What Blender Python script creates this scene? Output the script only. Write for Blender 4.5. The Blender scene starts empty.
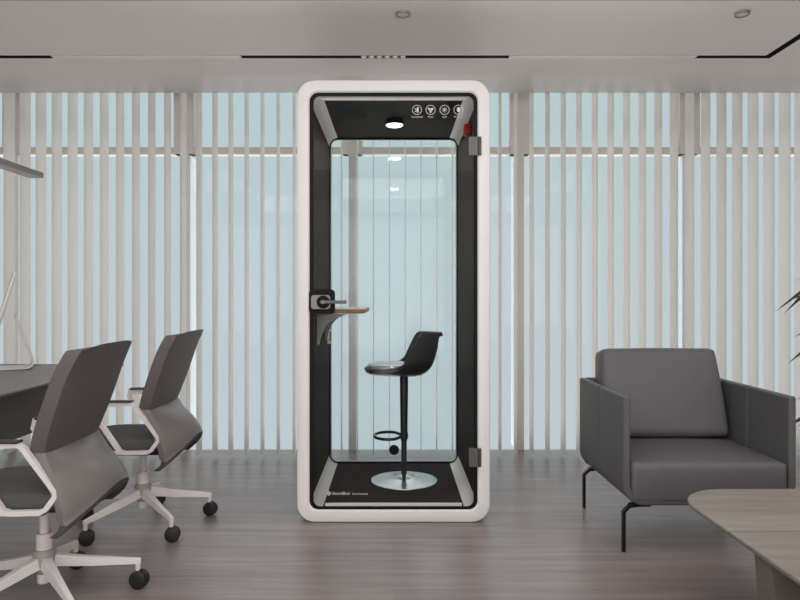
import bpy, bmesh, math, random
from mathutils import Vector, Matrix
random.seed(4)
PI = math.pi
sc = bpy.context.scene
COL = sc.collection

# ------------------------------------------------------------------ materials
def lin(c):
    out = []
    for v in c:
        v /= 255.0
        out.append(v / 12.92 if v <= 0.04045 else ((v + 0.055) / 1.055) ** 2.4)
    return out

def mat(name, rgb, rough=0.5, metal=0.0, spec=0.5, noise=0.0, nscale=30.0, bump=0.0, bscale=200.0, coat=0.0):
    m = bpy.data.materials.new(name); m.use_nodes = True
    nt = m.node_tree; b = nt.nodes['Principled BSDF']
    c = lin(rgb)
    b.inputs['Base Color'].default_value = (*c, 1)
    b.inputs['Roughness'].default_value = rough
    b.inputs['Metallic'].default_value = metal
    b.inputs['Specular IOR Level'].default_value = spec
    b.inputs['Coat Weight'].default_value = coat
    if noise > 0 or bump > 0:
        tc = nt.nodes.new('ShaderNodeTexCoord')
    if noise > 0:
        n = nt.nodes.new('ShaderNodeTexNoise'); n.inputs['Scale'].default_value = nscale
        n.inputs['Detail'].default_value = 5
        nt.links.new(tc.outputs['Object'], n.inputs['Vector'])
        r = nt.nodes.new('ShaderNodeValToRGB')
        r.color_ramp.elements[0].position = 0.3; r.color_ramp.elements[1].position = 0.7
        r.color_ramp.elements[0].color = (*[v * (1 - noise) for v in c], 1)
        r.color_ramp.elements[1].color = (*[min(1, v * (1 + noise)) for v in c], 1)
        nt.links.new(n.outputs['Fac'], r.inputs['Fac'])
        nt.links.new(r.outputs['Color'], b.inputs['Base Color'])
    if bump > 0:
        n2 = nt.nodes.new('ShaderNodeTexNoise'); n2.inputs['Scale'].default_value = bscale
        nt.links.new(tc.outputs['Object'], n2.inputs['Vector'])
        bp = nt.nodes.new('ShaderNodeBump'); bp.inputs['Strength'].default_value = bump
        bp.inputs['Distance'].default_value = 0.002
        nt.links.new(n2.outputs['Fac'], bp.inputs['Height'])
        nt.links.new(bp.outputs['Normal'], b.inputs['Normal'])
    return m

def wood(name, c0, c1, axis='X', rough=0.45, spec=0.4, grain=1.0, planks=None, seam=0.75, joint=0.0018):
    """long-grain wood; the grain runs along axis; planks = (length, width) adds board joints"""
    m = bpy.data.materials.new(name); m.use_nodes = True
    nt = m.node_tree; b = nt.nodes['Principled BSDF']; L = nt.links
    tc = nt.nodes.new('ShaderNodeTexCoord')
    mp = nt.nodes.new('ShaderNodeMapping')
    mp.inputs['Scale'].default_value = (0.9 * grain, 14 * grain, 14 * grain) if axis == 'X' else (14 * grain, 0.9 * grain, 14 * grain)
    L.new(tc.outputs['Object'], mp.inputs['Vector'])
    n = nt.nodes.new('ShaderNodeTexNoise'); n.inputs['Scale'].default_value = 1.6
    n.inputs['Detail'].default_value = 7; n.inputs['Roughness'].default_value = 0.6
    n.inputs['Distortion'].default_value = 0.6
    L.new(mp.outputs['Vector'], n.inputs['Vector'])
    r = nt.nodes.new('ShaderNodeValToRGB')
    r.color_ramp.elements[0].position = 0.32; r.color_ramp.elements[1].position = 0.7
    r.color_ramp.elements[0].color = (*lin(c0), 1); r.color_ramp.elements[1].color = (*lin(c1), 1)
    L.new(n.outputs['Fac'], r.inputs['Fac'])
    out = r.outputs['Color']
    if planks:
        br = nt.nodes.new('ShaderNodeTexBrick')
        br.inputs['Scale'].default_value = 1.0
        br.inputs['Brick Width'].default_value = planks[0]; br.inputs['Row Height'].default_value = planks[1]
        br.inputs['Mortar Size'].default_value = joint; br.inputs['Mortar Smooth'].default_value = 0.2
        br.inputs['Color1'].default_value = (1.06, 1.05, 1.05, 1); br.inputs['Color2'].default_value = (0.90, 0.90, 0.91, 1)
        br.inputs['Mortar'].default_value = (seam, seam, seam, 1)
        br.offset = 0.37
        L.new(tc.outputs['Object'], br.inputs['Vector'])
        mx = nt.nodes.new('ShaderNodeMix'); mx.data_type = 'RGBA'; mx.blend_type = 'MULTIPLY'
        mx.inputs[0].default_value = 1.0
        L.new(out, mx.inputs[6]); L.new(br.outputs['Color'], mx.inputs[7])
        out = mx.outputs[2]
    L.new(out, b.inputs['Base Color'])
    b.inputs['Roughness'].default_value = rough
    b.inputs['Specular IOR Level'].default_value = spec
    return m

def glass(name, tint, refl=1.45, rough=0.0):
    m = bpy.data.materials.new(name); m.use_nodes = True
    nt = m.node_tree; nt.nodes.clear(); L = nt.links
    o = nt.nodes.new('ShaderNodeOutputMaterial')
    t = nt.nodes.new('ShaderNodeBsdfTransparent'); t.inputs['Color'].default_value = (*tint, 1)
    g = nt.nodes.new('ShaderNodeBsdfGlossy'); g.inputs['Roughness'].default_value = rough
    f = nt.nodes.new('ShaderNodeFresnel'); f.inputs['IOR'].default_value = refl
    mx = nt.nodes.new('ShaderNodeMixShader')
    L.new(f.outputs['Fac'], mx.inputs['Fac']); L.new(t.outputs[0], mx.inputs[1]); L.new(g.outputs[0], mx.inputs[2])
    L.new(mx.outputs[0], o.inputs['Surface'])
    return m

def fabric_translucent(name, rgb, fac):
    m = bpy.data.materials.new(name); m.use_nodes = True
    nt = m.node_tree; nt.nodes.clear(); L = nt.links
    o = nt.nodes.new('ShaderNodeOutputMaterial')
    d = nt.nodes.new('ShaderNodeBsdfDiffuse'); d.inputs['Color'].default_value = (*lin(rgb), 1)
    t = nt.nodes.new('ShaderNodeBsdfTranslucent'); t.inputs['Color'].default_value = (*lin(rgb), 1)
    mx = nt.nodes.new('ShaderNodeMixShader'); mx.inputs['Fac'].default_value = fac
    L.new(d.outputs[0], mx.inputs[1]); L.new(t.outputs[0], mx.inputs[2]); L.new(mx.outputs[0], o.inputs['Surface'])
    return m

def emit(name, rgb, s):
    m = bpy.data.materials.new(name); m.use_nodes = True
    b = m.node_tree.nodes['Principled BSDF']
    b.inputs['Base Color'].default_value = (*lin(rgb), 1)
    b.inputs['Emission Color'].default_value = (*lin(rgb), 1); b.inputs['Emission Strength'].default_value = s
    return m

M = dict(
    ceiling=mat('ceiling_paint', (205, 201, 199), 0.6, spec=0.12),
    pelmet=mat('pelmet_paint', (194, 191, 189), 0.45, spec=0.25),
    wall=mat('wall_paint', (190, 186, 182), 0.7),
    floor=wood('grey_floor_boards', (119, 108, 106), (147, 136, 133), 'X', 0.32, 0.5, 1.0, (1.6, 0.19), 0.8),
    mullion=mat('mullion_paint', (208, 203, 198), 0.5),
    mullion_white=mat('mullion_white', (200, 206, 210), 0.6),
    pane=glass('window_glass', (0.975, 0.98, 0.98), 1.2),
    door_glass=glass('booth_door_glass', (0.985, 0.99, 0.99), 1.12),
    back_glass=glass('booth_back_glass', (0.96, 0.985, 0.985), 1.25),
    slat=fabric_translucent('blind_fabric', (236, 233, 230), 0.5),
    rail=mat('blind_rail', (200, 198, 194), 0.4),
    black=mat('black_slot', (22, 21, 21), 0.6),
    slot_cover=mat('slot_cover', (196, 192, 189), 0.45),
    booth_white=mat('booth_white', (231, 229, 228), 0.42, spec=0.35),
    booth_black=mat('booth_black_felt', (38, 32, 29), 0.8, spec=0.12, noise=0.35, nscale=18, bump=0.3),
    booth_ceiling=mat('booth_black_ceiling', (32, 27, 26), 0.8, spec=0.1, noise=0.2, nscale=25),
    booth_floor=mat('booth_black_carpet', (58, 54, 53), 0.95, spec=0.05, noise=0.3, nscale=160, bump=0.5, bscale=400),
    seal=mat('black_seal', (20, 19, 19), 0.5, spec=0.12),
    booth_grey=mat('booth_grey_trim', (226, 220, 217), 0.5, spec=0.25),
    alu=mat('aluminium', (178, 178, 176), 0.32, metal=0.8),
    dark_metal=mat('dark_metal', (62, 60, 60), 0.4, metal=0.3),
    hinge=mat('hinge_grey', (94, 91, 90), 0.42, metal=0.3),
    lock_grey=mat('lock_grey', (128, 125, 124), 0.4, metal=0.3),
    red=mat('red_plastic', (150, 5, 9), 0.5, spec=0.25),
    white_plastic=mat('white_plastic', (232, 231, 229), 0.4),
    print_white=mat('white_print', (214, 211, 209), 0.6),
    oak=wood('shelf_oak', (122, 98, 66), (160, 134, 96), 'X', 0.42, 0.5, 2.0),
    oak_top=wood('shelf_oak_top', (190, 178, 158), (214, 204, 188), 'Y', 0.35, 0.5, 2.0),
    lamp=emit('lamp_disc', (255, 250, 242), 4.0),
    spot=mat('spot_lens', (222, 218, 214), 0.4),
    stool=mat('stool_black_leather', (38, 38, 39), 0.4, spec=0.5),
    stool_pad_sheen=mat('stool_pad_sheen', (128, 131, 131), 0.25, spec=0.9, coat=0.6),  # base colour greyed to stand for window light reflected off black leather
    stool_metal=mat('stool_black_metal', (44, 45, 45), 0.32, metal=0.4),
    chrome=mat('brushed_steel', (160, 159, 155), 0.24, metal=1.0),
    leather=mat('grey_leather', (95, 94, 97), 0.5, spec=0.4, noise=0.05, nscale=60, bump=0.12, bscale=260),
    leather_side=mat('grey_leather_shell', (90, 90, 92), 0.55, spec=0.35, noise=0.05, nscale=60, bump=0.12, bscale=260),
    leg_black=mat('black_leg', (24, 23, 23), 0.45, metal=0.4),
    chair_shell=mat('chair_shell_fabric', (96, 91, 90), 0.7, spec=0.3, noise=0.06, nscale=120, bump=0.2, bscale=500),
    chair_low=mat('chair_shell_plastic', (112, 107, 105), 0.36, spec=0.4),
    chair_seat=mat('chair_seat_fabric', (84, 84, 83), 0.85, spec=0.2, bump=0.3, bscale=500),
    chair_white=mat('chair_white_frame', (222, 215, 213), 0.4),
    chair_grey=mat('chair_grey_hub', (158, 152, 150), 0.45),
    caster=mat('caster_black', (30, 29, 29), 0.5),
    desk=wood('desk_laminate', (112, 106, 102), (128, 122, 118), 'X', 0.5, 0.4, 1.0),
    desk_dark=mat('desk_panel', (82, 79, 77), 0.6),
    screen_body=mat('monitor_silver', (208, 205, 202), 0.4, metal=0.2),
    screen=mat('monitor_screen', (20, 21, 23), 0.15),
    pendant=mat('pendant_grey', (136, 135, 129), 0.45),
    diffuser=mat('pendant_diffuser', (150, 149, 144), 0.5),
    cable=mat('cable_grey', (90, 90, 88), 0.5),
    table=wood('coffee_table_wood', (122, 115, 108), (144, 137, 129), 'X', 0.5, 0.35, 1.2, (4.0, 0.60), 0.68, 0.006),
    table_leg=wood('coffee_table_leg_wood', (104, 98, 92), (120, 114, 107), 'X', 0.6, 0.3, 1.2),
    leaf=mat('palm_leaf', (54, 66, 54), 0.6, noise=0.2),
    stem=mat('palm_stem', (86, 88, 62), 0.6),
    pot=mat('pot_ceramic', (190, 186, 180), 0.5),
    soil=mat('soil', (58, 46, 38), 0.95, noise=0.4, nscale=60),
)

# ------------------------------------------------------------------ mesh helpers
def obj(name, bm, m, parent=None, smooth=False, bevel=0.0, seg=3, loc=None, angle=35):
    if isinstance(bm, bmesh.types.BMesh):
        bmesh.ops.recalc_face_normals(bm, faces=bm.faces)
        me = bpy.data.meshes.new(name); bm.to_mesh(me); bm.free()
    else:
        me = bm
    if m: me.materials.append(m)
    if smooth:
        for p in me.polygons: p.use_smooth = True
        me.set_sharp_from_angle(angle=math.radians(angle)) if smooth != 'all' else None
    o = bpy.data.objects.new(name, me); COL.objects.link(o)
    if loc: o.location = loc
    if parent: o.parent = parent
    if bevel:
        b = o.modifiers.new('bevel', 'BEVEL'); b.width = bevel; b.segments = seg; b.limit_method = 'ANGLE'
        b.angle_limit = math.radians(40)
        for p in me.polygons: p.use_smooth = True
        b.harden_normals = True
    return o

def tag(o, label, cat, group=None):
    o['label'] = label; o['category'] = cat
    if group: o['group'] = group
    return o

def thing(name, label, cat, loc=(0, 0, 0), group=None, rz=0.0):
    o = bpy.data.objects.new(name, None); COL.objects.link(o)
    o.empty_display_size = 0.1
    o.location = loc; o.rotation_euler = (0, 0, rz)
    return tag(o, label, cat, group)

def struct(o):
    o['kind'] = 'structure'; return o

def B(): return bmesh.new()

def box(bm, x0, x1, y0, y1, z0, z1, mtx=None):
    v = [bm.verts.new((x, y, z)) for z in (z0, z1) for y in (y0, y1) for x in (x0, x1)]
    if mtx:
        for q in v: q.co = mtx @ q.co
    for f in ((0, 2, 3, 1), (4, 5, 7, 6), (0, 1, 5, 4), (2, 6, 7, 3), (0, 4, 6, 2), (1, 3, 7, 5)):
        bm.faces.new([v[i] for i in f])
    return bm

def cyl(bm, c, r, h, seg=32, axis='Z', r2=None):
    """solid cylinder / cone frustum starting at c and running h along axis"""
    r2 = r if r2 is None else r2
    rings = []
    for rr, t in ((r, 0), (r2, h)):
        ring = []
        for i in range(seg):
            a = 2 * PI * i / seg; p, q = rr * math.cos(a), rr * math.sin(a)
            d = {'Z': (p, q, t), 'Y': (p, t, q), 'X': (t, p, q)}[axis]
            ring.append(bm.verts.new((c[0] + d[0], c[1] + d[1], c[2] + d[2])))
        rings.append(ring)
    for i in range(seg):
        j = (i + 1) % seg
        bm.faces.new((rings[0][i], rings[0][j], rings[1][j], rings[1][i]))
    bm.faces.new(rings[0]); bm.faces.new(rings[1])
    return bm

def lathe(bm, prof, seg=48, c=(0, 0, 0)):
    rings = []
    for r, z in prof:
        if r < 1e-6: rings.append([bm.verts.new((c[0], c[1], c[2] + z))])
        else: rings.append([bm.verts.new((c[0] + r * math.cos(2 * PI * i / seg), c[1] + r * math.sin(2 * PI * i / seg), c[2] + z)) for i in range(seg)])
    for a, b in zip(rings, rings[1:]):
        for i in range(seg):
            j = (i + 1) % seg
            if len(a) == 1 and len(b) > 1: bm.faces.new((a[0], b[i], b[j]))
            elif len(b) == 1 and len(a) > 1: bm.faces.new((a[i], a[j], b[0]))
            elif len(a) > 1: bm.faces.new((a[i], a[j], b[j], b[i]))
    return bm

def tube(bm, pts, r, seg=12, closed=False, flat=None):
    """round (or rectangular when flat=(w,h)) section swept along pts"""
    pts = [Vector(p) for p in pts]; n = len(pts); rings = []
    prev = None
    for i in range(n):
        if closed: t = (pts[(i + 1) % n] - pts[i - 1]).normalized()
        elif i == 0: t = (pts[1] - pts[0]).normalized()
        elif i == n - 1: t = (pts[-1] - pts[-2]).normalized()
        else: t = ((pts[i + 1] - pts[i]).normalized() + (pts[i] - pts[i - 1]).normalized()).normalized()
        if prev is None:
            up = Vector((0, 1, 0)) if abs(t.y) < 0.9 else Vector((0, 0, 1))
            u = (up - t * up.dot(t)).normalized()
        else:
            u = (prev - t * prev.dot(t)).normalized()
        prev = u; w = t.cross(u)
        rr = r[i] if isinstance(r, (list, tuple)) else r
        if flat:
            k = 1.0
            if 0 < i < n - 1 or closed:
                a = (pts[i] - pts[i - 1]).normalized(); k = 1.0 / max(0.5, a.dot(t))
            ring = [bm.verts.new(pts[i] + u * (sx * flat[0] / 2) + w * (sy * flat[1] / 2 * k)) for sx, sy in ((-1, -1), (1, -1), (1, 1), (-1, 1))]
        else:
            ring = [bm.verts.new(pts[i] + u * (rr * math.cos(2 * PI * k / seg)) + w * (rr * math.sin(2 * PI * k / seg))) for k in range(seg)]
        rings.append(ring)
    m = len(rings[0])
    for i in range(n if closed else n - 1):
        a, b = rings[i], rings[(i + 1) % n]
        for k in range(m):
            bm.faces.new((a[k], a[(k + 1) % m], b[(k + 1) % m], b[k]))
    if not closed:
        bm.faces.new(rings[0]); bm.faces.new(rings[-1])
    return bm

def rrect(x0, x1, z0, z1, r, n=8):
    pts = []
    for cx, cz, a0 in ((x1 - r, z1 - r, 0), (x0 + r, z1 - r, 90), (x0 + r, z0 + r, 180), (x1 - r, z0 + r, 270)):
        for i in range(n + 1):
            a = math.radians(a0 + 90 * i / n)
            pts.append((cx + r * math.cos(a), cz + r * math.sin(a)))
    return pts

def prism_y(bm, poly, y0, y1):
    """closed polygon in XZ pulled from y0 to y1"""
    a = [bm.verts.new((x, y0, z)) for x, z in poly]; b = [bm.verts.new((x, y1, z)) for x, z in poly]
    n = len(poly)
    for i in range(n): bm.faces.new((a[i], a[(i + 1) % n], b[(i + 1) % n], b[i]))
    bm.faces.new(a); bm.faces.new(b)
    return bm

def prism_z(bm, poly, z0, z1):
    a = [bm.verts.new((x, y, z0)) for x, y in poly]; b = [bm.verts.new((x, y, z1)) for x, y in poly]
    n = len(poly)
    for i in range(n): bm.faces.new((a[i], a[(i + 1) % n], b[(i + 1) % n], b[i]))
    bm.faces.new(a); bm.faces.new(b)
    return bm

def ring_y(bm, outer, inner, y0, y1):
    """frame between two polygons of equal count, in XZ"""
    n = len(outer)
    oa = [bm.verts.new((x, y0, z)) for x, z in outer]; ob = [bm.verts.new((x, y1, z)) for x, z in outer]
    ia = [bm.verts.new((x, y0, z)) for x, z in inner]; ib = [bm.verts.new((x, y1, z)) for x, z in inner]
    for i in range(n):
        j = (i + 1) % n
        bm.faces.new((oa[i], oa[j], ob[j], ob[i])); bm.faces.new((ia[j], ia[i], ib[i], ib[j]))
        bm.faces.new((oa[j], oa[i], ia[i], ia[j])); bm.faces.new((ob[i], ob[j], ib[j], ib[i]))
    return bm

def loft(bm, rings, cap=True):
    """bridge rings of equal vertex count"""
    R = [[bm.verts.new(p) for p in r] for r in rings]
    n = len(R[0])
    for a, b in zip(R, R[1:]):
        for i in range(n): bm.faces.new((a[i], a[(i + 1) % n], b[(i + 1) % n], b[i]))
    if cap: bm.faces.new(R[0]); bm.faces.new(R[-1])
    return bm

def grid(bm, fn, nu, nv):
    V = [[bm.verts.new(fn(u / nu, v / nv)) for v in range(nv + 1)] for u in range(nu + 1)]
    for u in range(nu):
        for v in range(nv): bm.faces.new((V[u][v], V[u + 1][v], V[u + 1][v + 1], V[u][v + 1]))
    return bm

def spline(pts, t):
    """Catmull-Rom through pts (tuples), t in 0..1"""
    n = len(pts) - 1; s = min(max(t, 0), 1) * n; i = min(int(s), n - 1); f = s - i
    p1, p2 = pts[i], pts[i + 1]
    p0 = pts[i - 1] if i > 0 else tuple(2 * a - b for a, b in zip(p1, p2))
    p3 = pts[i + 2] if i + 2 <= n else tuple(2 * b - a for a, b in zip(p1, p2))
    return tuple(0.5 * (2 * b + (c - a) * f + (2 * a - 5 * b + 4 * c - d) * f * f + (3 * b - a - 3 * c + d) * f ** 3) for a, b, c, d in zip(p0, p1, p2, p3))

def text(name, s, size, m, parent, loc, rot=(PI / 2, 0, 0), align='LEFT', ext=0.0004, bold=0.0):
    cu = bpy.data.curves.new(name, 'FONT'); cu.body = s; cu.size = size; cu.align_x = align
    cu.extrude = ext; cu.offset = bold; cu.resolution_u = 3
    t = bpy.data.objects.new('tmp', cu); COL.objects.link(t)
    bpy.context.view_layer.update()
    me = bpy.data.meshes.new_from_object(t.evaluated_get(bpy.context.evaluated_depsgraph_get()))
    bpy.data.objects.remove(t); bpy.data.curves.remove(cu)
    me.name = name; me.materials.clear(); me.materials.append(m)
    o = bpy.data.objects.new(name, me); COL.objects.link(o)
    o.location = loc; o.rotation_euler = rot; o.parent = parent
    return o

# ------------------------------------------------------------------ camera
F = 660.0; EYE = 1.176
cam = bpy.data.cameras.new('camera'); co = bpy.data.objects.new('camera', cam); COL.objects.link(co)
co.location = (0, 0, EYE); co.rotation_euler = (PI / 2, 0, 0)
cam.sensor_width = 36; cam.lens = F * 36 / 800
cam.shift_x = 6 / 800; cam.shift_y = -3 / 800
cam.clip_start = 0.05
sc.camera = co

# ------------------------------------------------------------------ setting
CZ = 2.644          # ceiling
GY = 5.07           # window plane
XW, YR = 4.3, -2.6  # side walls, rear wall
struct(obj('floor', box(B(), -XW, XW, YR, GY + 0.02, -0.12, 0), M['floor']))
SL0, SL1 = 4.012, 4.062
SX0, SX1 = 2.262, 2.312
T0, T1 = 3.215, 3.268
cb = B()
zt = CZ + 0.10
for x0, x1, y0, y1 in ((-XW, SX0, T1, SL0), (-XW, SX0, YR, T0), (SX1, XW, YR, SL1), (-XW, XW, SL1, 4.36)):
    box(cb, x0, x1, y0, y1, CZ, zt)
box(cb, -XW, XW, YR, 4.36, zt, zt + 0.05)
struct(obj('ceiling', cb, M['ceiling']))
struct(obj('trim_1', box(B(), -XW, XW, 4.36, 4.745, CZ, zt + 0.05), M['pelmet']))
struct(obj('trim_2', box(box(B(), -XW, XW, 4.745, GY + 0.25, 2.96, 3.02), -XW, XW, 4.72, 4.745, zt + 0.05, 3.02), M['ceiling']))
sl = B()
box(sl, -XW, SX0, SL0, SL1, CZ + 0.03, CZ + 0.035); box(sl, -XW, SX0, T0, T1, CZ + 0.03, CZ + 0.035)
box(sl, SX0, SX1, YR, SL1, CZ + 0.03, CZ + 0.035)
for x0, x1, y0, y1 in ((-XW, SX0, SL0, SL0 + .002), (-XW, SX1, SL1 - .002, SL1), (-XW, SX0, T0, T0 + .002), (-XW, SX0, T1 - .002, T1),
                       (SX0, SX0 + .002, YR, SL0), (SX1 - .002, SX1, YR, SL1)):
    box(sl, x0, x1, y0, y1, CZ + 0.001, CZ + 0.03)
struct(obj('trim_3', sl, M['black']))
struct(obj('wall_left', box(B(), -XW - 0.12, -XW, YR, GY + 0.25, 0, 3.02), M['wall']))
struct(obj('wall_right', box(B(), XW, XW + 0.12, YR, GY + 0.25, 0, 3.02), M['wall']))
struct(obj('wall_rear', box(B(), -XW - 0.12, XW + 0.12, YR - 0.12, YR, 0, 3.02), M['wall']))

def wx(px, d): return (px - 394) * d / F

# window bays: a mullion between every two of them
MUL = [12, 184, 352.5, 520, 689.5]
MX = [wx(p, GY) for p in MUL]
TR0, TR1 = 2.275, 2.329
edges = [-XW] + MX + [XW]
for i in range(6):
    x0 = edges[i] + (0.03 if i else 0); x1 = edges[i + 1] - (0.03 if i < 5 else 0)
    w = thing('window_%d' % (i + 1), 'x', 'x'); del w['label']; del w['category']; struct(w)
    w.location = ((x0 + x1) / 2, GY, 0)
    dx = (x0 + x1) / 2
    obj('pane', box(box(B(), x0 - dx, x1 - dx, 0.045, 0.055, 0.0, TR0), x0 - dx, x1 - dx, 0.045, 0.055, TR1, 2.96), M['pane'], w)
    obj('transom', box(B(), x0 - dx, x1 - dx, 0.0, 0.09, TR0, TR1), M['mullion'], w, bevel=0.004, seg=2)
for i, x in enumerate(MX):
    m = B()
    box(m, x - 0.03, x + 0.03, GY - 0.01, GY + 0.04, 0, TR1)
    hw = 0.077 if i else 0.07
    box(m, x - hw, x + hw, GY - 0.012, GY + 0.10, TR0, 2.96)
    t = struct(obj('trim_%d' % (i + 4), m, M['mullion'], bevel=0.004, seg=2))
    # white outer fin behind the mullion
    s = 1 if x < 0 else -1
    if i: obj('fin', box(B(), x + (0.0 if s > 0 else -0.03), x + (0.03 if s > 0 else 0.0), GY + 0.06, GY + 0.22, 0, TR0), M['mullion_white'], t)

# ------------------------------------------------------------------ vertical blinds
SP, XF0 = 0.1165, -0.735
SY0, SY1 = 4.785, 4.935
bay = ['vertical blind with wide beige slats at the far left edge behind the monitor',
       'vertical blind of beige slats behind the two office chairs',
       'vertical blind of beige slats beside the left edge of the white booth',
       'vertical blind of narrow slats seen through the glass of the white booth',
       'vertical blind of beige slats between the white booth and the armchair',
       'vertical blind with wide beige slats behind the right arm of the armchair']
for i in range(6):
    xs = [XF0 + SP * k for k in range(-30, 43)]
    xs = [x for x in xs if edges[i] * 0.96 - 0.0 <= x < edges[i + 1] * 0.96 and abs(x) < 3.35]
    g = thing('vertical_blind', bay[i], 'blind', ((xs[0] + xs[-1]) / 2, (SY0 + SY1) / 2, 0), 'vertical blinds along the window wall')
    cx, cy = g.location.x, g.location.y
    b = B(); h = B()
    for x in xs:
        # one fabric slat, slightly cupped, standing square to the glass
        def fn(u, v, x=x): return (x - cx + 0.005 * math.sin(v * PI), SY0 + (SY1 - SY0) * v - cy, 0.03 + u * 2.82)
        grid(b, fn, 1, 4)
        box(h, x - cx - 0.004, x - cx + 0.004, -0.012, 0.012, 2.85, 2.885)
    obj('slats', b, M['slat'], g, smooth='all')
    obj('head_rail', box(h, xs[0] - cx - 0.03, xs[-1] - cx + 0.03, -0.025, 0.025, 2.885, 2.959), M['rail'], g, bevel=0.004, seg=2)

# ------------------------------------------------------------------ ceiling fittings
def strip(px0, px1, label):
    x0, x1 = wx(px0, SL0), wx(px1, SL0)
    t = thing('ceiling_slot_cover', label, 'light cover', ((x0 + x1) / 2, (SL0 + SL1) / 2, CZ), 'flush covers in the ceiling slot')
    hx = (x1 - x0) / 2
    obj('cover', box(B(), -hx, hx, -0.0222, 0.0222, -0.001, 0.012), M['slot_cover'], t)
    for x in (-hx + 0.1, hx - 0.1): obj('clip', box(B(), x - 0.02, x + 0.02, -0.02, 0.02, 0.012, 0.0295), M['rail'], t)
strip(50, 240, 'flush grey cover in the black ceiling slot, left of the booth')
strip(510, 698, 'flush grey cover in the black ceiling slot, right of the booth')

t = thing('spotlight_bar', 'row of six small round spotlights in the black ceiling slot above the booth', 'spotlight', (wx(383.4, 4.04), 4.037, CZ))
obj('housing', box(B(), -0.135, 0.135, -0.021, 0.021, 0.002, 0.03), M['black'], t)
for k in range(6):
    x = (k - 2.5) * 0.0484
    obj('spot_lens', lathe(B(), [(0, -0.004), (0.011, -0.004), (0.016, 0.0), (0.016, 0.004), (0, 0.004)], 24, (x, 0, 0)), M['spot'], t, smooth=True)

def downlight(px, py, label):
    d = F * (CZ - EYE) / (297 - py)
    t = thing('ceiling_downlight', label, 'downlight', (wx(px, d), d, CZ), 'round ceiling downlights')
    obj('ring', lathe(B(), [(0.029, -0.008), (0.033, -0.013), (0.037, -0.011), (0.038, 0.0), (0.029, 0.0), (0.029, -0.008)], 40), M['lock_grey'], t, smooth=True)
    obj('lens', lathe(B(), [(0, -0.007), (0.029, -0.007), (0.029, -0.001), (0, -0.001)], 40), M['ceiling'], t, smooth=True)
downlight(403, 13, 'small round downlight in the ceiling above the white booth')
downlight(742, 13, 'small round downlight in the ceiling above the armchair side')

# ------------------------------------------------------------------ phone booth
BX0, BX1, BZ1, ZB = -0.506, 0.501, 2.308, 0.001
BF, BB = 3.4375, 4.46
booth = thing('phone_booth', 'white framed acoustic phone booth with glass door and black interior', 'phone booth', ((BX0 + BX1) / 2, BF, 0))
ox = booth.location.x; W2 = (BX1 - BX0) / 2
def bX(x): return x - ox
def bY(d): return d - BF
# outer white shell: a rounded tube with soft front edges
def inset(r, rad): return rrect(-W2 + r, W2 - r, ZB + r, BZ1 - r, rad, 10)
rings = [(inset(0.0665, 0.046), 0.030), (inset(0.0665, 0.046), 0.010), (inset(0.058, 0.050), 0.0), (inset(0.010, 0.084), 0.0), (inset(0.003, 0.090), 0.004), (inset(0.0, 0.092), 0.012),
         (inset(0.0, 0.092), 1.0), (inset(0.012, 0.08), 1.02), (inset(0.055, 0.05), 1.02), (inset(0.055, 0.05), 0.06), (inset(0.0665, 0.046), 0.055)]
b = B()
loft(b, [[(x, y, z) for x, z in r] for r, y in rings] + [[(x, rings[0][1], z) for x, z in rings[0][0]]], cap=False)
bmesh.ops.remove_doubles(b, verts=b.verts, dist=1e-5)
obj('shell', b, M['booth_white'], booth, smooth=True, angle=30)
for x in (-0.40, 0.40):
    for y in (0.07, 0.95): obj('levelling_foot', cyl(B(), (x, y, 0), 0.025, 0.012, 20), M['black'], booth)
# interior lining
IX, IZ0, IZ1 = 0.43, 0.062, 2.24
YI0, YI1 = 0.045, 0.99
CH = 0.055
for s in (-1, 1):
    obj('side_panel', box(B(), s * IX, s * (IX + 0.015), YI0, YI1, IZ0 + CH - 0.01, IZ1 - CH + 0.01), M['booth_black'], booth)
obj('ceiling_panel', box(B(), -IX + CH - 0.01, IX - CH + 0.01, YI0, YI1, IZ1, IZ1 + 0.02), M['booth_ceiling'], booth)
obj('floor_mat', box(B(), -IX + CH - 0.01, IX - CH + 0.01, YI0, YI1, IZ0 - 0.022, IZ0), M['booth_floor'], booth)
for sx in (-1, 1):
    for zc, sz in ((IZ1, -1), (IZ0, 1)):
        # concave grey corner moulding
        poly = []
        for k in range(9):
            a = k / 8
            p = (IX * (1 - a) ** 2 + 2 * (IX - 0.008) * a * (1 - a) + (IX - CH) * a * a, CH * (1 - a) ** 2 + 2 * 0.008 * a * (1 - a))
            poly.append((sx * p[0], zc + sz * p[1]))
        poly.append((sx * (IX - CH), zc - sz * 0.012)); poly.append((sx * (IX + 0.012), zc - sz * 0.012)); poly.append((sx * (IX + 0.012), zc + sz * CH))
        obj('corner_trim', prism_y(B(), poly, YI0, YI1), M['booth_grey'], booth, smooth=True, angle=50)
# grey lips at the front of floor and ceiling
obj('threshold', box(B(), -0.36, 0.36, 0.032, 0.05, IZ0 - 0.004, 0.0905), M['booth_grey'], booth, bevel=0.003, seg=2)
obj('head_lip', box(B(), -0.385, 0.385, 0.032, 0.05, 2.213, IZ1 + 0.004), M['booth_grey'], booth, bevel=0.003, seg=2)
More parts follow.
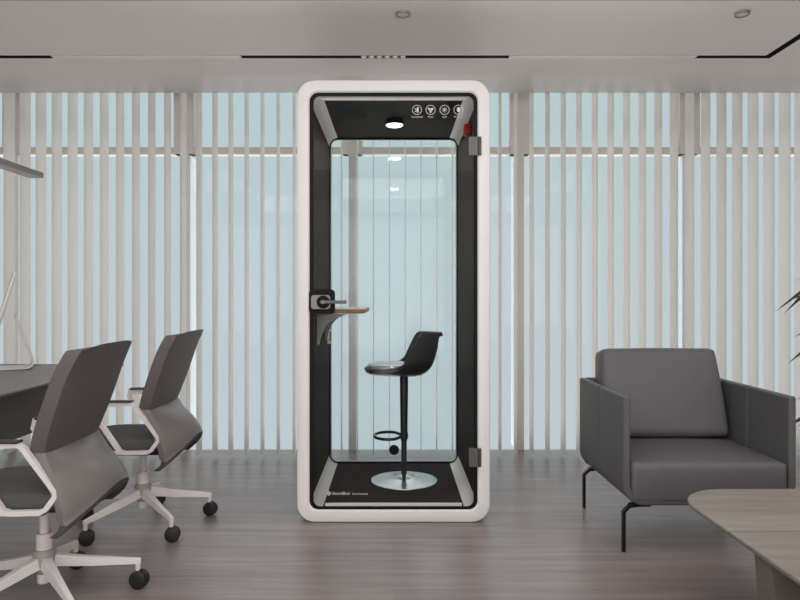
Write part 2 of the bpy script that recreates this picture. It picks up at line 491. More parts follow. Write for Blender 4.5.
# rear glass with thin black frame
ro = rrect(-0.434, 0.434, 0.056, 2.246, 0.055, 8); ri = rrect(-0.421, 0.421, 0.073, 2.231, 0.042, 8)
rg = obj('rear_window', prism_y(B(), rrect(-0.432, 0.432, 0.06, 2.24, 0.04, 8), 1.0, 1.01), M['back_glass'], booth)
obj('window_seal', ring_y(B(), ro, ri, 0.978, 1.013), M['seal'], rg)
obj('inner_bead', ring_y(B(), rrect(-0.4215, 0.4215, 0.0725, 2.2315, 0.042, 8), rrect(-0.416, 0.416, 0.078, 2.226, 0.037, 8), 0.985, 0.998), M['alu'], rg)
gr = obj('grommet', lathe(B(), [(0, 0), (0.033, 0), (0.034, 0.006), (0.028, 0.012), (0, 0.012)], 32), M['seal'], rg, smooth=True, loc=(bX(0.0), 0.988, 0.152))
gr.rotation_euler = (PI / 2, 0, 0)
# glass door with black border
dO = rrect(-W2 + 0.0655, W2 - 0.0655, 0.0675, BZ1 - 0.0655, 0.046, 10); dI = rrect(-W2 + 0.086, W2 - 0.086, 0.083, BZ1 - 0.083, 0.034, 10)
door = obj('glass_door', prism_y(B(), rrect(-W2 + 0.078, W2 - 0.078, 0.08, BZ1 - 0.079, 0.04, 10), 0.012, 0.018), M['door_glass'], booth)
obj('door_border', ring_y(B(), dO, dI, 0.007, 0.0115), M['seal'], door)
def fpt(px, py, d=BF): return (bX(wx(px, d)), EYE - (py - 297) * d / F)
# lock plate + handle
x0, z1 = fpt(309, 289.5); x1, z0 = fpt(335, 314)
obj('lock_plate', prism_y(B(), rrect(x0, x1, z0, z1, 0.02, 6), 0.001, 0.007), M['seal'], door)
x0, z1 = fpt(311.2, 295); x1, z0 = fpt(330.5, 309.2)
hd = obj('lock_case', prism_y(B(), rrect(x0, x1, z0, z1, 0.016, 6), -0.012, 0.001), M['lock_grey'], door, bevel=0.002, seg=2)
hx, hz = fpt(323.5, 302)
obj('rosette', cyl(cyl(B(), (hx, -0.018, hz), 0.034, 0.006, 32, 'Y'), (hx, -0.034, hz), 0.012, 0.016, 20, 'Y'), M['seal'], door, smooth=True)
hb = B()
xe, _ = fpt(347, 302)
tube(hb, [(hx - 0.012, -0.036, hz), (hx + 0.01, -0.036, hz), (xe - 0.004, -0.036, hz), (xe, -0.036, hz)], 0, flat=(0.014, 0.018))
obj('handle', hb, M['hinge'], door, bevel=0.003, seg=2)
obj('handle_spindle', cyl(B(), (hx, -0.044, hz), 0.011, 0.012, 4, 'Y'), M['lock_grey'], door)
for ya, yb in ((137, 155.5), (448, 466.5)):
    x0, z1 = fpt(469, ya); x1, z0 = fpt(477.8, yb); x2, _ = fpt(481, yb)
    h = B(); box(h, x0, x1, -0.008, 0.007, z0, z1)
    ho = obj('hinge', h, M['hinge'], door, bevel=0.0015, seg=2)
    h2 = B(); box(h2, x1 + 0.001, x2, -0.014, 0.003, z0, z1)
    ho2 = obj('hinge_barrel', h2, M['dark_metal'], door, bevel=0.002, seg=2)
# printed icons on the door glass
IY = 0.0105
def ibox(bm, cx, cz, ang, r0, r1, w):
    ca, sa = math.cos(ang), math.sin(ang)
    p = [(r0, -w), (r1, -w), (r1, w), (r0, w)]
    prism_y(bm, [(cx + a * ca - b_ * sa, cz + a * sa + b_ * ca) for a, b_ in p], IY - 0.0006, IY)
def circ(cx, cz, r, n=24): return [(cx + r * math.cos(2 * PI * i / n), cz + r * math.sin(2 * PI * i / n)) for i in range(n)]
caps = ['Soundproof', 'Fresh', 'Light', 'IR Sensor']
for k, px in enumerate((417, 430.7, 444.7, 458.7)):
    cx, cz = fpt(px, 109.3)
    b = B(); ring_y(b, circ(cx, cz, 0.0255), circ(cx, cz, 0.0230), IY - 0.0006, IY)
    if k == 0:
        prism_y(b, rrect(cx - 0.001, cx + 0.009, cz - 0.014, cz + 0.013, 0.002, 3), IY - 0.0006, IY)
        ibox(b, cx - 0.004, cz, math.radians(130), -0.004, 0.013, 0.0016); ibox(b, cx - 0.003, cz - 0.002, math.radians(225), -0.002, 0.009, 0.0016)
        prism_y(b, circ(cx - 0.008, cz - 0.008, 0.0035, 12), IY - 0.0006, IY)
    elif k == 1:
        for a in (150, 30, 270):
            ca, sa = math.cos(math.radians(a)), math.sin(math.radians(a))
            prism_y(b, [(cx + (0.0085 + 0.0075 * math.cos(q)) * ca - 0.006 * math.sin(q) * sa, cz + (0.0085 + 0.0075 * math.cos(q)) * sa + 0.006 * math.sin(q) * ca) for q in [2 * PI * j / 16 for j in range(16)]], IY - 0.0006, IY)
    elif k == 2:
        prism_y(b, circ(cx, cz, 0.0058, 16), IY - 0.0006, IY)
        for a in range(8): ibox(b, cx, cz, a * PI / 4, 0.008, 0.0135, 0.0012)
    else:
        prism_y(b, [(cx + 0.0085 * math.sin(q), cz + 0.003 + (0.0105 if math.cos(q) > 0 else 0.016) * math.cos(q)) for q in [2 * PI * j / 24 for j in range(24)]], IY - 0.0006, IY)
    obj('icon', b, M['print_white'], door)
    text('icon_caption', caps[k], 0.0125, M['print_white'], door, (cx, IY, cz - 0.0405), align='CENTER')
bx_, bz_ = fpt(332, 495.3)
lg = B()
lx, lz = fpt(328.6, 493.9)
ring_y(lg, circ(lx, lz, 0.0095, 20), circ(lx, lz, 0.0065, 20), IY - 0.0006, IY)
for a in range(4): ibox(lg, lx, lz, a * PI / 2, 0.008, 0.0125, 0.0025)
prism_y(lg, circ(lx, lz, 0.004, 12), IY - 0.0006, IY)
obj('emblem', lg, M['print_white'], door)
text('wordmark', "SoundBox'", 0.0222, M['print_white'], door, (bx_, IY, bz_))
bx_, bz_ = fpt(352, 495.2)
text('slogan', "Sound Standard", 0.0128, M['print_white'], door, (bx_, IY, bz_))
# lamp in the booth ceiling
lp = obj('ceiling_lamp', cyl(B(), (bX(0.003), 0.54, IZ1 - 0.028), 0.054, 0.029, 40), M['seal'], booth, smooth=True)
obj('lamp_disc', lathe(B(), [(0, -0.034), (0.044, -0.034), (0.051, -0.0285), (0, -0.0285)], 40, (bX(0.003), 0.54, IZ1)), M['lamp'], lp, smooth=True)
# red emergency hammer on the right inner wall
rx = IX
hm = obj('emergency_hammer', prism_y(B(), rrect(rx - 0.042, rx - 0.001, 2.072, 2.135, 0.014, 5), 0.205, 0.255), M['red'], booth, bevel=0.004, seg=2)
obj('hammer_head', cyl(B(), (rx - 0.022, 0.19, 2.118), 0.009, 0.08, 16, 'Y'), M['red'], hm, smooth=True)
# shelf on the left inner wall
s0, s1 = 0.19, 0.79
def shelf_poly(inset_=0.0):
    xl, xr = -IX + 0.001, bX(-0.157) - inset_
    pts = [(xl, s0 + inset_)]
    r = 0.05
    for k in range(7):
        a = math.radians(-90 + 15 * k); pts.append((xr - r + r * math.cos(a), s0 + inset_ + r + r * math.sin(a)))
    for k in range(7):
        a = math.radians(15 * k); pts.append((xr - r + r * math.cos(a), s1 - inset_ - r + r * math.sin(a)))
    pts.append((xl, s1 - inset_)); return pts
sh = B()
loft(sh, [[(x, y, z) for x, y in shelf_poly(i_)] for i_, z in ((0.022, 1.081), (0.004, 1.086), (0.0, 1.092), (0.0, 1.108))])
so = obj('shelf', sh, M['oak'], booth, smooth=True)
obj('shelf_top', prism_z(B(), shelf_poly(0.001), 1.108, 1.1125), M['oak_top'], so)
for yb in (0.265, 0.70):
    br = []
    xl = -IX + 0.001
    zt_ = 1.082
    o_ = [(xl, zt_), (xl + 0.15, zt_)]
    for k in range(1, 11):
        a = k / 10; o_.append(((1 - a) ** 2 * (xl + 0.15) + 2 * a * (1 - a) * (xl + 0.03) + a * a * (xl + 0.012), (1 - a) ** 2 * (zt_ - 0.012) + 2 * a * (1 - a) * (zt_ - 0.03) + a * a * (zt_ - 0.175)))
    o_.append((xl, zt_ - 0.178))
    obj('bracket', prism_y(B(), o_, yb - 0.011, yb + 0.011), M['lock_grey'], so, bevel=0.002, seg=2)
po = obj('socket_panel', box(B(), -IX + 0.0005, -IX + 0.014, 0.83, 0.94, 0.87, 0.965), M['white_plastic'], booth, bevel=0.004, seg=2)
obj('socket_face', box(B(), -IX + 0.014, -IX + 0.016, 0.85, 0.92, 0.885, 0.95), M['seal'], po)

# ------------------------------------------------------------------ bar stool
SD = 3.996; SZ = IZ0
stool = thing('bar_stool', 'black leather bar stool with round steel base inside the white booth', 'bar stool', (wx(404, SD), SD, SZ))
stool.scale = (0.9476,) * 3
obj('base', lathe(B(), [(0, 0), (0.205, 0), (0.212, 0.003), (0.211, 0.008), (0.16, 0.014), (0.10, 0.020), (0.06, 0.028), (0.034, 0.044), (0, 0.046)], 64), M['chrome'], stool, smooth=True)
obj('lower_column', cyl(B(), (0, 0, 0.04), 0.0175, 0.30, 32), M['stool_metal'], stool, smooth=True)
obj('upper_column', lathe(B(), [(0, 0.262), (0.0215, 0.262), (0.0225, 0.267), (0.0262, 0.60), (0.0265, 0.675), (0, 0.675)], 32), M['stool_metal'], stool, smooth=True)
ft = B(); pts = []
z_ = 0.290
for k in range(25):
    a = math.radians(60 + 240 * k / 24)
    pts.append((-0.100 + 0.088 * math.cos(a) * 1.02, 0.115 * math.sin(a), z_))
pts = [(-0.012, 0.02, z_)] + pts + [(-0.012, -0.02, z_)]
tube(ft, pts, 0.0095, 12)
obj('footrest', ft, M['stool_metal'], stool, smooth=True)
obj('footrest_clamp', cyl(B(), (0, 0, z_ - 0.016), 0.027, 0.032, 32), M['stool_metal'], stool, smooth=True)
prof = [(-0.245, 0, 0.726), (-0.222, 0, 0.700), (-0.15, 0, 0.688), (0.0, 0, 0.682), (0.085, 0, 0.684), (0.135, 0, 0.704), (0.172, 0, 0.752), (0.200, 0, 0.837), (0.208, 0, 0.895), (0.220, 0, 0.931), (0.246, 0, 0.940)]
wid = [(0.10,), (0.155,), (0.195,), (0.208,), (0.210,), (0.210,), (0.206,), (0.194,), (0.182,), (0.172,), (0.160,)]
curl = [(0.03, 0.002), (0.005, 0.020), (-0.035, 0.034), (-0.075, 0.046), (-0.112, 0.060), (-0.132, 0.062), (-0.152, 0.042), (-0.155, 0.014), (-0.140, 0.004), (-0.130, 0.002), (-0.122, 0.000)]
def shell(u, v):
    p = spline(prof, u); w = spline(wid, u)[0]; c = spline(curl, u)
    s = 2 * v - 1; e = abs(s) ** 2.2
    return (p[0] + c[0] * e, s * w, p[2] + c[1] * e)
shb = B(); grid(shb, shell, 44, 24)
shl = obj('seat_shell', shb, M['stool'], stool, smooth='all')
sm = shl.modifiers.new('solid', 'SOLIDIFY'); sm.thickness = 0.024; sm.offset = 0
bv = shl.modifiers.new('bevel', 'BEVEL'); bv.width = 0.009; bv.segments = 3; bv.limit_method = 'ANGLE'; bv.angle_limit = 1.0
def plan(k, n=48):
    out = []
    for i in range(n):
        a = 2 * PI * i / n; c_, s_ = math.cos(a), math.sin(a)
        out.append((-0.088 + k * 0.148 * math.copysign(abs(c_) ** 0.75, c_), k * 0.180 * math.copysign(abs(s_) ** 0.75, s_)))
    return out
pb = B()
loft(pb, [[(x, y, z) for x, y in plan(k)] for k, z in ((0.90, 0.700), (1.0, 0.722), (1.0, 0.735), (0.985, 0.743), (0.94, 0.750), (0.80, 0.756), (0.5, 0.758), (0.1, 0.758))])
obj('seat_pad', pb, M['stool_pad_sheen'], stool, smooth='all')

# ------------------------------------------------------------------ armchair
AX0, AX1, AF, AB = 1.045, 1.838, 3.01, 3.725
arm = thing('armchair', 'grey leather armchair with black metal legs standing right of the white booth', 'armchair', ((AX0 + AX1) / 2, (AF + AB) / 2, 0))
ax, ay = arm.location.x, arm.location.y
H = (AX1 - AX0) / 2; D = (AB - AF) / 2
AZ0, AZ1, TH, SEAM = 0.222, 0.722, 0.036, -D + 0.36
def uprof(r=0.09):
    out, inn = [], []
    n = 8
    out.append((-H, AZ1))
    for k in range(n + 1):
        a = math.radians(180 + 90 * k / n); out.append((-H + r + r * math.cos(a), AZ0 + r + r * math.sin(a)))
    for k in range(n + 1):
        a = math.radians(270 + 90 * k / n); out.append((H - r + r * math.cos(a), AZ0 + r + r * math.sin(a)))
    out.append((H, AZ1)); r2 = r - TH
    out.append((H - TH, AZ1))
    for k in range(n + 1):
        a = math.radians(360 - 90 * k / n); out.append((H - TH - r2 + r2 * math.cos(a), AZ0 + TH + r2 + r2 * math.sin(a)))
    for k in range(n + 1):
        a = math.radians(270 - 90 * k / n); out.append((-H + TH + r2 + r2 * math.cos(a), AZ0 + TH + r2 + r2 * math.sin(a)))
    out.append((-H + TH, AZ1))
    return out
obj('arm_shell', prism_y(B(), uprof(0.10), -D, SEAM - 0.001), M['leather_side'], arm, bevel=0.012, seg=4)
obj('rear_shell', prism_y(B(), uprof(0.10), SEAM + 0.001, D), M['leather_side'], arm, bevel=0.012, seg=4)
obj('back_panel', box(B(), -H + TH - 0.01, H - TH + 0.01, D - TH - 0.01, D - 0.001, AZ0 + 0.02, AZ1 + 0.002), M['leather_side'], arm, bevel=0.012, seg=4)
obj('base_board', box(B(), -H + TH + 0.01, H - TH - 0.01, SEAM - 0.05, D - TH - 0.002, AZ0 + 0.02, AZ0 + TH), M['leather_side'], arm)
def cushion(x0, x1, y0, y1, z0, z1, crown, mtx=None, n=10, bev=0.03):
    b = B(); box(b, x0, x1, y0, y1, z0, z1)
    bmesh.ops.bevel(b, geom=list(b.edges), offset=bev, segments=4, profile=0.6, affect='EDGES')
    fs = [f for f in b.faces if f.calc_area() > 0.01]
    bmesh.ops.subdivide_edges(b, edges=[e for e in b.edges if e.calc_length() > 0.15], cuts=n, use_grid_fill=True)
    cx_, cy_, cz_ = (x0 + x1) / 2, (y0 + y1) / 2, (z0 + z1) / 2
    for v in b.verts:
        a = (v.co.x - cx_) / ((x1 - x0) / 2); q = (v.co.y - cy_) / ((y1 - y0) / 2); w = (v.co.z - cz_) / ((z1 - z0) / 2)
        k = [max(0, 1 - t * t) for t in (a, q, w)]
        v.co.x += crown[0] * a * k[1] * k[2]; v.co.y += crown[1] * q * k[0] * k[2]; v.co.z += crown[2] * w * k[0] * k[1]
        if mtx: v.co = mtx @ v.co
    return b
obj('seat_cushion', cushion(-H + TH + 0.002, H - TH - 0.002, -D - 0.004, D - TH - 0.05, AZ0 + 0.011, 0.418, (0, 0.004, 0.012)), M['leather'], arm, smooth='all')
# back cushion leans back; slightly narrower at the top
mt = Matrix.Translation((0.012, D - TH - 0.085, 0.655)) @ Matrix.Rotation(math.radians(-13), 4, 'X')
bc = cushion(-H + TH + 0.014, H - TH - 0.034, -0.075, 0.075, -0.235, 0.235, (0.004, 0.022, 0.006), None, 10, 0.042)
for v in bc.verts:
    f = (v.co.z + 0.235) / 0.47
    v.co.x *= 1 - 0.045 * max(0, f)
    v.co.x += (0.006 if v.co.x < 0 else -0.016) * max(0, f) ** 2
    v.co = mt @ v.co
obj('back_cushion', bc, M['leather'], arm, smooth='all')
for sx in (-1, 1):
    for sy in (-1, 1):
        lx, ly = sx * (H - 0.016), sy * (D - 0.04)
        b = B()
        tube(b, [(lx, ly, 0.0), (lx, ly, 0.185), (lx - sx * 0.028, ly, 0.212), (lx - sx * 0.075, ly, 0.2165)], 0, flat=(0.024, 0.014))
        box(b, lx - sx * 0.028, lx - sx * 0.12, ly - 0.02, ly + 0.02, 0.212, 0.2225)
        obj('leg', b, M['leg_black'], arm, bevel=0.002, seg=2)

# ------------------------------------------------------------------ coffee table
ct = thing('coffee_table', 'low wooden coffee table with rounded corners in front of the grey armchair', 'coffee table', (1.62, 2.13, 0))
TX0, TX1, TY0, TY1, TZ = 1.081 - 1.62, 0.58, 1.05 - 2.13, 2.605 - 2.13, 0.42
def tpoly(i_=0.0):
    r = 0.22 - i_; x0, x1, y0, y1 = TX0 + i_, TX1 - i_, TY0 + i_, TY1 - i_
    return rrect(x0, x1, y0, y1, r, 10)
b = B()
loft(b, [[(x, y, z) for x, y in tpoly(i_)] for i_, z in ((0.022, TZ - 0.026), (0.004, TZ - 0.016), (0.0, TZ - 0.006), (0.0015, TZ - 0.0015), (0.004, TZ))])
obj('table_top', b, M['table'], ct, smooth=True, angle=25)
for ya, yb, yc, yd in ((1.936, 2.02, 1.95, 2.09), (1.22, 1.304, 1.15, 1.29)):
    b = B()
    loft(b, [[(x_, y_ - 2.13, z_) for x_, y_ in ((xa, y0_), (xb, y0_), (xb, y1_), (xa, y1_))] for xa, xb, y0_, y1_, z_ in
             ((TX0 + 0.085, TX1 - 0.085, yc, yd, 0.0), (TX0 + 0.02, TX1 - 0.02, ya, yb, TZ - 0.026))])
    obj('leg', b, M['table_leg'], ct, bevel=0.004, seg=2)
obj('stretcher', box(B(), -0.03, 0.03, 1.25 - 2.13, 2.0 - 2.13, 0.30, TZ - 0.026), M['table_leg'], ct)

# ------------------------------------------------------------------ desk, monitor, pendant lamp
DX1, DY0, DY1, DZ = -1.757, 1.75, 4.295, 0.74
desk = thing('office_desk', 'long grey office desk with dark modesty panel on the left side', 'desk', (-2.5, 3.05, 0))
b = B(); x0, x1, y0, y1 = -3.25 + 2.5, DX1 + 2.5, DY0 - 3.05, DY1 - 3.05
loft(b, [[(xa, ya, z) for xa, ya in ((x0 + i_, y0 + i_), (x1 - i_, y0 + i_), (x1 - i_, y1 - i_), (x0 + i_, y1 - i_))] for i_, z in ((0.03, DZ - 0.025), (0.0, DZ - 0.008), (0.0, DZ))])
dt = obj('desk_top', b, M['desk'], desk)
obj('cable_flap', box(B(), -2.47 + 2.5, -2.28 + 2.5, 1.10, 1.19, DZ, DZ + 0.003), M['desk_dark'], desk)
obj('modesty_panel', box(B(), 0.555, 0.58, y0 + 0.14, y1 - 0.10, 0.455, DZ - 0.026), M['desk_dark'], desk)
for yy in (y0 + 0.12, y1 - 0.15):
    b = B()
    box(b, -0.66, 0.52, yy - 0.03, yy + 0.03, DZ - 0.09, DZ - 0.026)
    for xx in (-0.64, 0.46): box(b, xx, xx + 0.06, yy - 0.03, yy + 0.03, 0, DZ - 0.09)
    obj('leg_frame', b, M['chair_grey'], desk, bevel=0.004, seg=2)

mon = thing('computer_monitor', 'slim silver computer monitor seen edge-on on the grey office desk', 'monitor', (wx(20, 4.0) - 0.02, 4.02, DZ), rz=math.radians(29.5))
# local frame: +X points behind the screen, Y along its width
tilt = math.radians(16)
T = Matrix.Translation((-0.085, 0, 0.345)) @ Matrix.Rotation(tilt, 4, 'Y')
def mon_part(name, x0, x1, y0, y1, z0, z1, m, parent, bev):
    b = B(); box(b, x0, x1, y0, y1, z0, z1, T)
    return obj(name, b, m, parent, bevel=bev, seg=3)
pn = mon_part('display_panel', -0.008, 0.010, -0.26, 0.26, -0.17, 0.245, M['screen_body'], mon, 0.004)
mon_part('screen', -0.0095, -0.0082, -0.252, 0.252, -0.11, 0.237, M['screen'], pn, 0.0)
ft = B()
pts = [(-0.13, 0, 0.008), (0.03, 0, 0.008), (0.055, 0, 0.011), (0.07, 0, 0.022), (0.076, 0, 0.045), (0.070, 0, 0.07), (-0.02, 0, 0.33)]
tube(ft, pts, 0, flat=(0.17, 0.014))
obj('stand', ft, M['screen_body'], mon, bevel=0.003, seg=2)

pl = thing('pendant_lamp', 'grey linear pendant lamp hanging over the office desk', 'pendant lamp', (-2.345, 3.4, 1.955))
obj('lamp_body', box(B(), -0.046, 0.046, -1.2, 0.93, 0.0, 0.036), M['pendant'], pl, bevel=0.003, seg=2)
obj('diffuser', box(B(), -0.032, 0.032, -1.18, 0.91, -0.0015, 0.002), M['diffuser'], pl)
for yy in (-1.0, 0.1): obj('suspension_cable', cyl(B(), (0, yy, 0.036), 0.0015, CZ - 1.955 - 0.036, 8), M['cable'], pl)

# ------------------------------------------------------------------ office chairs (face the desk, -X)
def make_chair(label, loc):
    t = thing('office_chair', label, 'office chair', loc, 'grey swivel office chairs at the desk')
    obj('gas_column', lathe(B(), [(0, 0.085), (0.024, 0.085), (0.026, 0.09), (0.026, 0.13), (0, 0.13)], 32), M['chair_white'], t, smooth=True)
    obj('column_cover', lathe(B(), [(0, 0.205), (0.030, 0.205), (0.030, 0.270), (0.028, 0.274), (0.017, 0.274), (0.017, 0.385), (0, 0.385)], 32), M['chair_white'], t, smooth=True)
    obj('hub', lathe(B(), [(0, 0.122), (0.028, 0.122), (0.036, 0.135), (0.040, 0.15), (0.042, 0.200), (0.036, 0.213), (0, 0.213)], 32), M['chair_grey'], t, smooth=True)
    for k in range(5):
        a = math.radians(25 + 72 * k); ca, sa = math.cos(a), math.sin(a)
        R3 = Matrix.Rotation(a, 4, 'Z')
        b = B()
        loft(b, [[(x, y, z) for y, z in ((-w, zb), (w, zb), (w * .7, zt_), (-w * .7, zt_))] for x, w, zb, zt_ in ((0.03, 0.023, 0.146, 0.190), (0.16, 0.017, 0.122, 0.158), (0.335, 0.0115, 0.098, 0.121), (0.346, 0.0105, 0.099, 0.119))])
        cyl(b, (0.335, 0, 0.070), 0.0105, 0.045, 20)
        bmesh.ops.transform(b, matrix=R3, verts=b.verts)
        lg_ = obj('leg', b, M['chair_white'], t, bevel=0.003, seg=2)
        c = B()
        yaw = math.radians((-12, 18, -30, 22, 8)[k])
        Mx = Matrix.Translation((0.335 * ca, 0.335 * sa, 0)) @ Matrix.Rotation(yaw, 4, 'Z')
        for s in (-1, 1):
            q = B(); lathe(q, [(0, -0.012), (0.027, -0.012), (0.033, -0.009), (0.036, -0.002), (0.036, 0.003), (0.033, 0.009), (0.024, 0.012), (0, 0.013)], 28)
            bmesh.ops.transform(q, matrix=Mx @ Matrix.Translation((0.006, s * 0.0135, 0.036)) @ Matrix.Rotation(-s * PI / 2, 4, 'X'), verts=q.verts)
            me = bpy.data.meshes.new('q'); q.to_mesh(me); q.free(); c.from_mesh(me); bpy.data.meshes.remove(me)
        q = B(); box(q, -0.010, 0.012, -0.004, 0.004, 0.03, 0.076); cyl(q, (0, 0, 0.055), 0.0095, 0.024, 16)
        bmesh.ops.transform(q, matrix=Mx, verts=q.verts)
        me = bpy.data.meshes.new('q'); q.to_mesh(me); q.free(); c.from_mesh(me); bpy.data.meshes.remove(me)
        obj('caster', c, M['caster'], lg_, smooth=True)
    obj('mechanism', box(B(), -0.14, 0.12, -0.09, 0.09, 0.375, 0.410), M['caster'], t, bevel=0.012, seg=3)
    obj('seat_pan', box(B(), -0.29, 0.10, -0.195, 0.195, 0.398, 0.424), M['caster'], t, bevel=0.010, seg=3)
    sb = cushion(-0.33, 0.150, -0.208, 0.208, 0.420, 0.480, (0.02, 0.0, 0.006), None, 8, 0.024)
    for v in sb.verts:
        f = max(0, (-0.16 - v.co.x) / 0.17); v.co.z -= 0.022 * f * f
    obj('seat', sb, M['chair_seat'], t, smooth='all')
    # upper back: flat rear face, creased edges and side faces 5 cm deep
    up = [(0.272, 0, 1.004), (0.258, 0, 0.978), (0.222, 0, 0.90), (0.180, 0, 0.78), (0.145, 0, 0.68), (0.128, 0, 0.626)]
    uw = [(0.204,), (0.224,), (0.236,), (0.238,), (0.226,), (0.208,)]
    rings = []
    for iu in range(25):
        u = iu / 24; p = spline(up, u); w = spline(uw, u)[0]
        tz = max(0, 1 - u * 7)
        th = 0.052 - 0.012 * tz
        ring = []
        for k in range(17):
            q = k / 8 - 1
            ring.append((p[0] - 0.004 * q * q - 0.012 * q ** 4, w * q, p[2] - 0.014 * abs(q) ** 4 * tz))
        ring.append((p[0] - 0.022, w * 1.012, p[2] - 0.015 * tz)); ring.append((p[0] - 0.016 - th, w * 1.0, p[2] - 0.030 * tz)); ring.append((p[0] - 0.022 - th, w * 0.97, p[2] - 0.030 * tz))
        for k in range(15, 0, -1):
            q = (k / 8 - 1)
            ring.append((p[0] - 0.020 - th * (0.75 + 0.25 * q * q), w * q * 0.97, p[2] - 0.024 * tz))
        ring.append((p[0] - 0.022 - th, -w * 0.97, p[2] - 0.030 * tz)); ring.append((p[0] - 0.016 - th, -w * 1.0, p[2] - 0.030 * tz)); ring.append((p[0] - 0.022, -w * 1.012, p[2] - 0.015 * tz))
        rings.append(ring)
    b = B(); loft(b, rings)
    obj('backrest', b, M['chair_shell'], t, smooth=True, angle=32)
    # lower shell: swells back to an arched crease above a dark tucked-in edge
    lo = [(0.128, 0, 0.628), (0.176, 0, 0.600), (0.232, 0, 0.558), (0.274, 0, 0.510), (0.290, 0, 0.474)]
    lw = [(0.208,), (0.220,), (0.233,), (0.240,), (0.240,)]
    lo2 = [(0.289, 0, 0.474), (0.280, 0, 0.450), (0.248, 0, 0.424)]
    lw2 = [(0.240,), (0.238,), (0.228,)]
    def low_ring(p, w, g, th):
        ring = []
        off = lambda q: (0.016 * (1 - g) + 0.084 * g) * abs(q) ** (2.0 + 0.6 * g)
        dz = lambda q: -0.092 * g * q * q
        for k in range(17):
            q = k / 8 - 1; ring.append((p[0] - off(q), w * q, p[2] + dz(q)))
        for sg in (1, -1):
            e = [(p[0] - off(1) - 0.006, sg * w * 1.012, p[2] + dz(1)), (p[0] - off(1) - th, sg * w, p[2] + dz(1)), (p[0] - off(1) - th - 0.006, sg * w * 0.97, p[2] + dz(1))]
            if sg == 1:
                ring += e
                for k in range(15, 0, -1):
                    q = k / 8 - 1; ring.append((p[0] - off(q) * 0.9 - th * 0.9, w * q * 0.96, p[2] + dz(q)))
            else: ring += e[::-1]
        return ring
    b = B(); loft(b, [low_ring(spline(lo, u / 20), spline(lw, u / 20)[0], min(1, 1.15 * u / 20), 0.052 - 0.026 * u / 20) for u in range(21)])
    lsh = obj('lumbar_shell', b, M['chair_low'], t, smooth=True, angle=32)
    b = B(); loft(b, [low_ring(spline(lo2, u / 8), spline(lw2, u / 8)[0] * 0.985, 1.0, 0.024) for u in range(9)])
    obj('lower_edge', b, M['chair_seat'], lsh, smooth=True, angle=32)
    # white loop arms
    for s in (-1, 1):
        y = s * 0.226
        b = B()
        loop = [(-0.160, 0.655), (0.030, 0.660), (0.046, 0.648), (0.158, 0.498), (0.160, 0.478), (0.126, 0.434), (0.106, 0.424), (0.0, 0.421), (-0.028, 0.430), (-0.165, 0.632)]
        tube(b, [(x, y, z) for x, z in loop], 0, closed=True, flat=(0.024, 0.0175))
        ao = obj('armrest', b, M['chair_white'], t, bevel=0.004, seg=2)
        obj('arm_pad', box(B(), -0.155, 0.035, y - 0.022, y + 0.022, 0.6665, 0.675), M['caster'], ao, bevel=0.004, seg=3)
        obj('arm_bar', box(B(), -0.20, 0.01, y - 0.010, y + 0.010, 0.412, 0.430), M['chair_white'], ao, bevel=0.003, seg=2)
    return t
UPO = 1.0; LOO = 1.0
make_chair('grey office chair with white loop arms, nearest the camera at the lower left', (-1.34, 2.53, 0))
make_chair('grey office chair with white loop arms, behind the nearer one and closer to the window', (-1.30, 3.42, 0))

# ------------------------------------------------------------------ palm at the right edge
PX, PY = 2.93, 4.22
pt = thing('potted_palm', 'green potted palm with thin leaves at the right edge beside the window', 'potted plant', (PX, PY, 0))
obj('pot', lathe(B(), [(0, 0), (0.15, 0), (0.16, 0.01), (0.19, 0.34), (0.195, 0.36), (0.18, 0.36), (0.175, 0.31), (0, 0.31)], 40), M['pot'], pt, smooth=True)
obj('soil', lathe(B(), [(0, 0.325), (0.172, 0.32), (0.172, 0.312), (0, 0.312)], 32), M['soil'], pt, smooth=True)
def frond(az, reach, z0, zt_, zend, nl, ll):
    st = B(); lf = B()
    ca, sa = math.cos(az), math.sin(az)
    ctl = [(0.02, 0, z0), (reach * 0.25, 0, z0 + (zt_ - z0) * 0.72), (reach * 0.62, 0, zt_), (reach, 0, zend)]
    P = []
    for k in range(17):
        r_, _, z = spline(ctl, k / 16); P.append(Vector((ca * r_, sa * r_, z)))
    tube(st, P, [0.007 - 0.0055 * k / 16 for k in range(17)], 6)
    for k in range(nl):
        u = 0.35 + 0.65 * k / (nl - 1)
        r_, _, z = spline(ctl, u); r2_, _, z2 = spline(ctl, min(1, u + 0.03))
        o_ = Vector((ca * r_, sa * r_, z)); d = Vector((ca * (r2_ - r_), sa * (r2_ - r_), z2 - z))
        d = d.normalized() if d.length > 1e-6 else Vector((ca, sa, -0.4)).normalized()
        side = Vector((-sa, ca, 0))
        for s in (-1, 1):
            L_ = ll * (1 - 0.45 * abs(u - 0.6)) * random.uniform(0.85, 1.1)
            dirv = (d * 1.0 + side * s * 0.42 + Vector((0, 0, 0.10))).normalized()
            nrm = dirv.cross(Vector((0, 0, 1))).normalized()
            nrm = Matrix.Rotation(s * random.uniform(0.5, 1.1), 3, dirv) @ nrm
            mid = o_ + dirv * L_ * 0.5; tip = o_ + dirv * L_ + Vector((0, 0, -0.30 * L_))
            w = 0.013
            vs = [lf.verts.new(p) for p in (o_, mid + nrm * w, tip, mid - nrm * w, mid + Vector((0, 0, -0.003)))]
            lf.faces.new((vs[0], vs[1], vs[4])); lf.faces.new((vs[1], vs[2], vs[4])); lf.faces.new((vs[2], vs[3], vs[4])); lf.faces.new((vs[3], vs[0], vs[4]))
    f = obj('frond', lf, M['leaf'], pt)
    obj('stem', st, M['stem'], f, smooth=True)
frond(math.radians(186), 0.27, 0.32, 1.22, 1.20, 7, 0.26)
frond(math.radians(196), 0.27, 0.32, 0.98, 0.86, 7, 0.24)
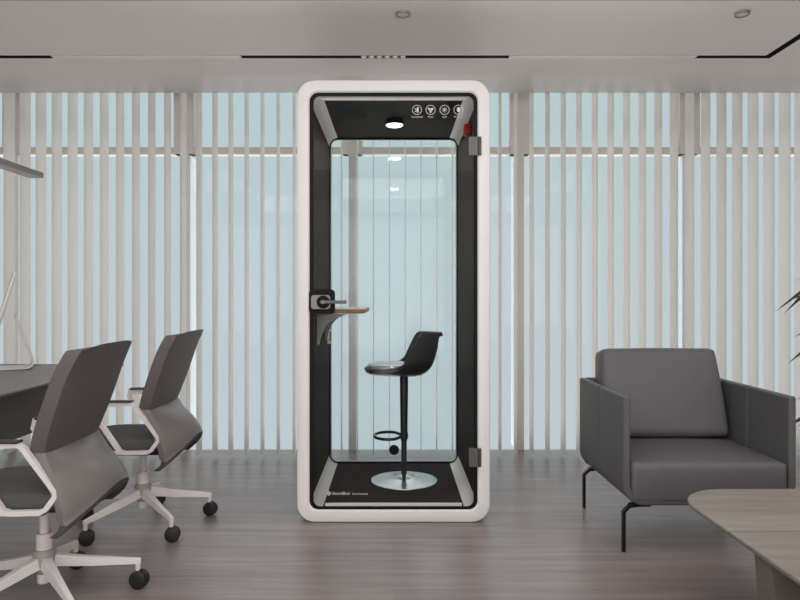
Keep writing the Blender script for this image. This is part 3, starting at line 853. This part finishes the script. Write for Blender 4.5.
frond(math.radians(172), 0.24, 0.32, 0.58, 0.40, 8, 0.18)
frond(math.radians(205), 0.22, 0.32, 1.58, 1.66, 7, 0.2)
frond(math.radians(40), 0.5, 0.32, 1.3, 1.1, 10, 0.2)
frond(math.radians(300), 0.45, 0.32, 1.2, 0.95, 10, 0.2)

# ------------------------------------------------------------------ light
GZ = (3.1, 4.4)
w = bpy.data.worlds.new('sky'); sc.world = w; w.use_nodes = True
nt = w.node_tree; bg = nt.nodes['Background']
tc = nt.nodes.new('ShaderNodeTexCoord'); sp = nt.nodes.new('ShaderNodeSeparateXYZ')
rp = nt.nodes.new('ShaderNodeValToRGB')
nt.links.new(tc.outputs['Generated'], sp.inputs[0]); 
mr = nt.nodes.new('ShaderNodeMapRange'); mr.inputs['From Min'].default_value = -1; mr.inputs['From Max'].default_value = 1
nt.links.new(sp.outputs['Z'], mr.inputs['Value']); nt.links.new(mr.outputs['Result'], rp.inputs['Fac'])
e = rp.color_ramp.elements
GROUND_FILL, ZEN = GZ  # band below the view and zenith brightened to light the room
e[0].position = 0.0; e[0].color = (*[GROUND_FILL * v for v in (1.0, 0.985, 0.965)], 1)
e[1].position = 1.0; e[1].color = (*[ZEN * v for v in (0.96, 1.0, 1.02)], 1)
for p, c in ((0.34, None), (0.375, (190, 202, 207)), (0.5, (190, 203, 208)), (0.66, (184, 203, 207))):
    q = e.new(p); q.color = (*(lin(c) if c else [GROUND_FILL * v for v in (1.0, 0.985, 0.965)]), 1)
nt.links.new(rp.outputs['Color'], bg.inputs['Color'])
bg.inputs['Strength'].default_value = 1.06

def area(name, loc, rot, sx, sy, power, col=(1, 0.985, 0.97)):
    l = bpy.data.lights.new(name, 'AREA'); l.shape = 'RECTANGLE'; l.size = sx; l.size_y = sy
    l.energy = power; l.color = col
    o = bpy.data.objects.new(name, l); COL.objects.link(o); o.location = loc; o.rotation_euler = rot
    return o
area('rear_fill_light', (0.0, -2.45, 1.4), (math.radians(90), 0, 0), 8.0, 2.3, 130)  # added soft fill from behind the camera; the rear wall has no window
area('ceiling_light', (0.0, 0.6, CZ - 0.03), (math.radians(15), 0, 0), 4.0, 1.0, 60)
area('ceiling_fill_uplight', (0.25, 2.3, 2.30), (math.radians(180), 0, 0), 2.6, 0.6, 30)  # added upward fill without a fixture, brightens the ceiling above the booth
area('ceiling_light', (-2.3, 2.0, CZ - 0.03), (0, 0, 0), 0.8, 1.6, 10)
area('ceiling_light', (2.4, 2.0, CZ - 0.03), (0, 0, 0), 0.8, 1.6, 10)

bl = bpy.data.lights.new('booth_lamp', 'AREA'); bl.shape = 'DISK'; bl.size = 0.09; bl.energy = 5; bl.color = (1, 0.97, 0.94)
bo = bpy.data.objects.new('booth_lamp', bl); COL.objects.link(bo); bo.location = (0.003, BF + 0.54, IZ1 - 0.040)

sc.view_settings.view_transform = 'Standard'; sc.view_settings.look = 'None'
sc.view_settings.gamma = 1.0; sc.view_settings.use_curve_mapping = False
sc.view_settings.exposure = 0.0
sc.cycles.use_denoising = True
sc.cycles.max_bounces = 10; sc.cycles.diffuse_bounces = 5; sc.cycles.transparent_max_bounces = 24
sc.cycles.sample_clamp_indirect = 6.0
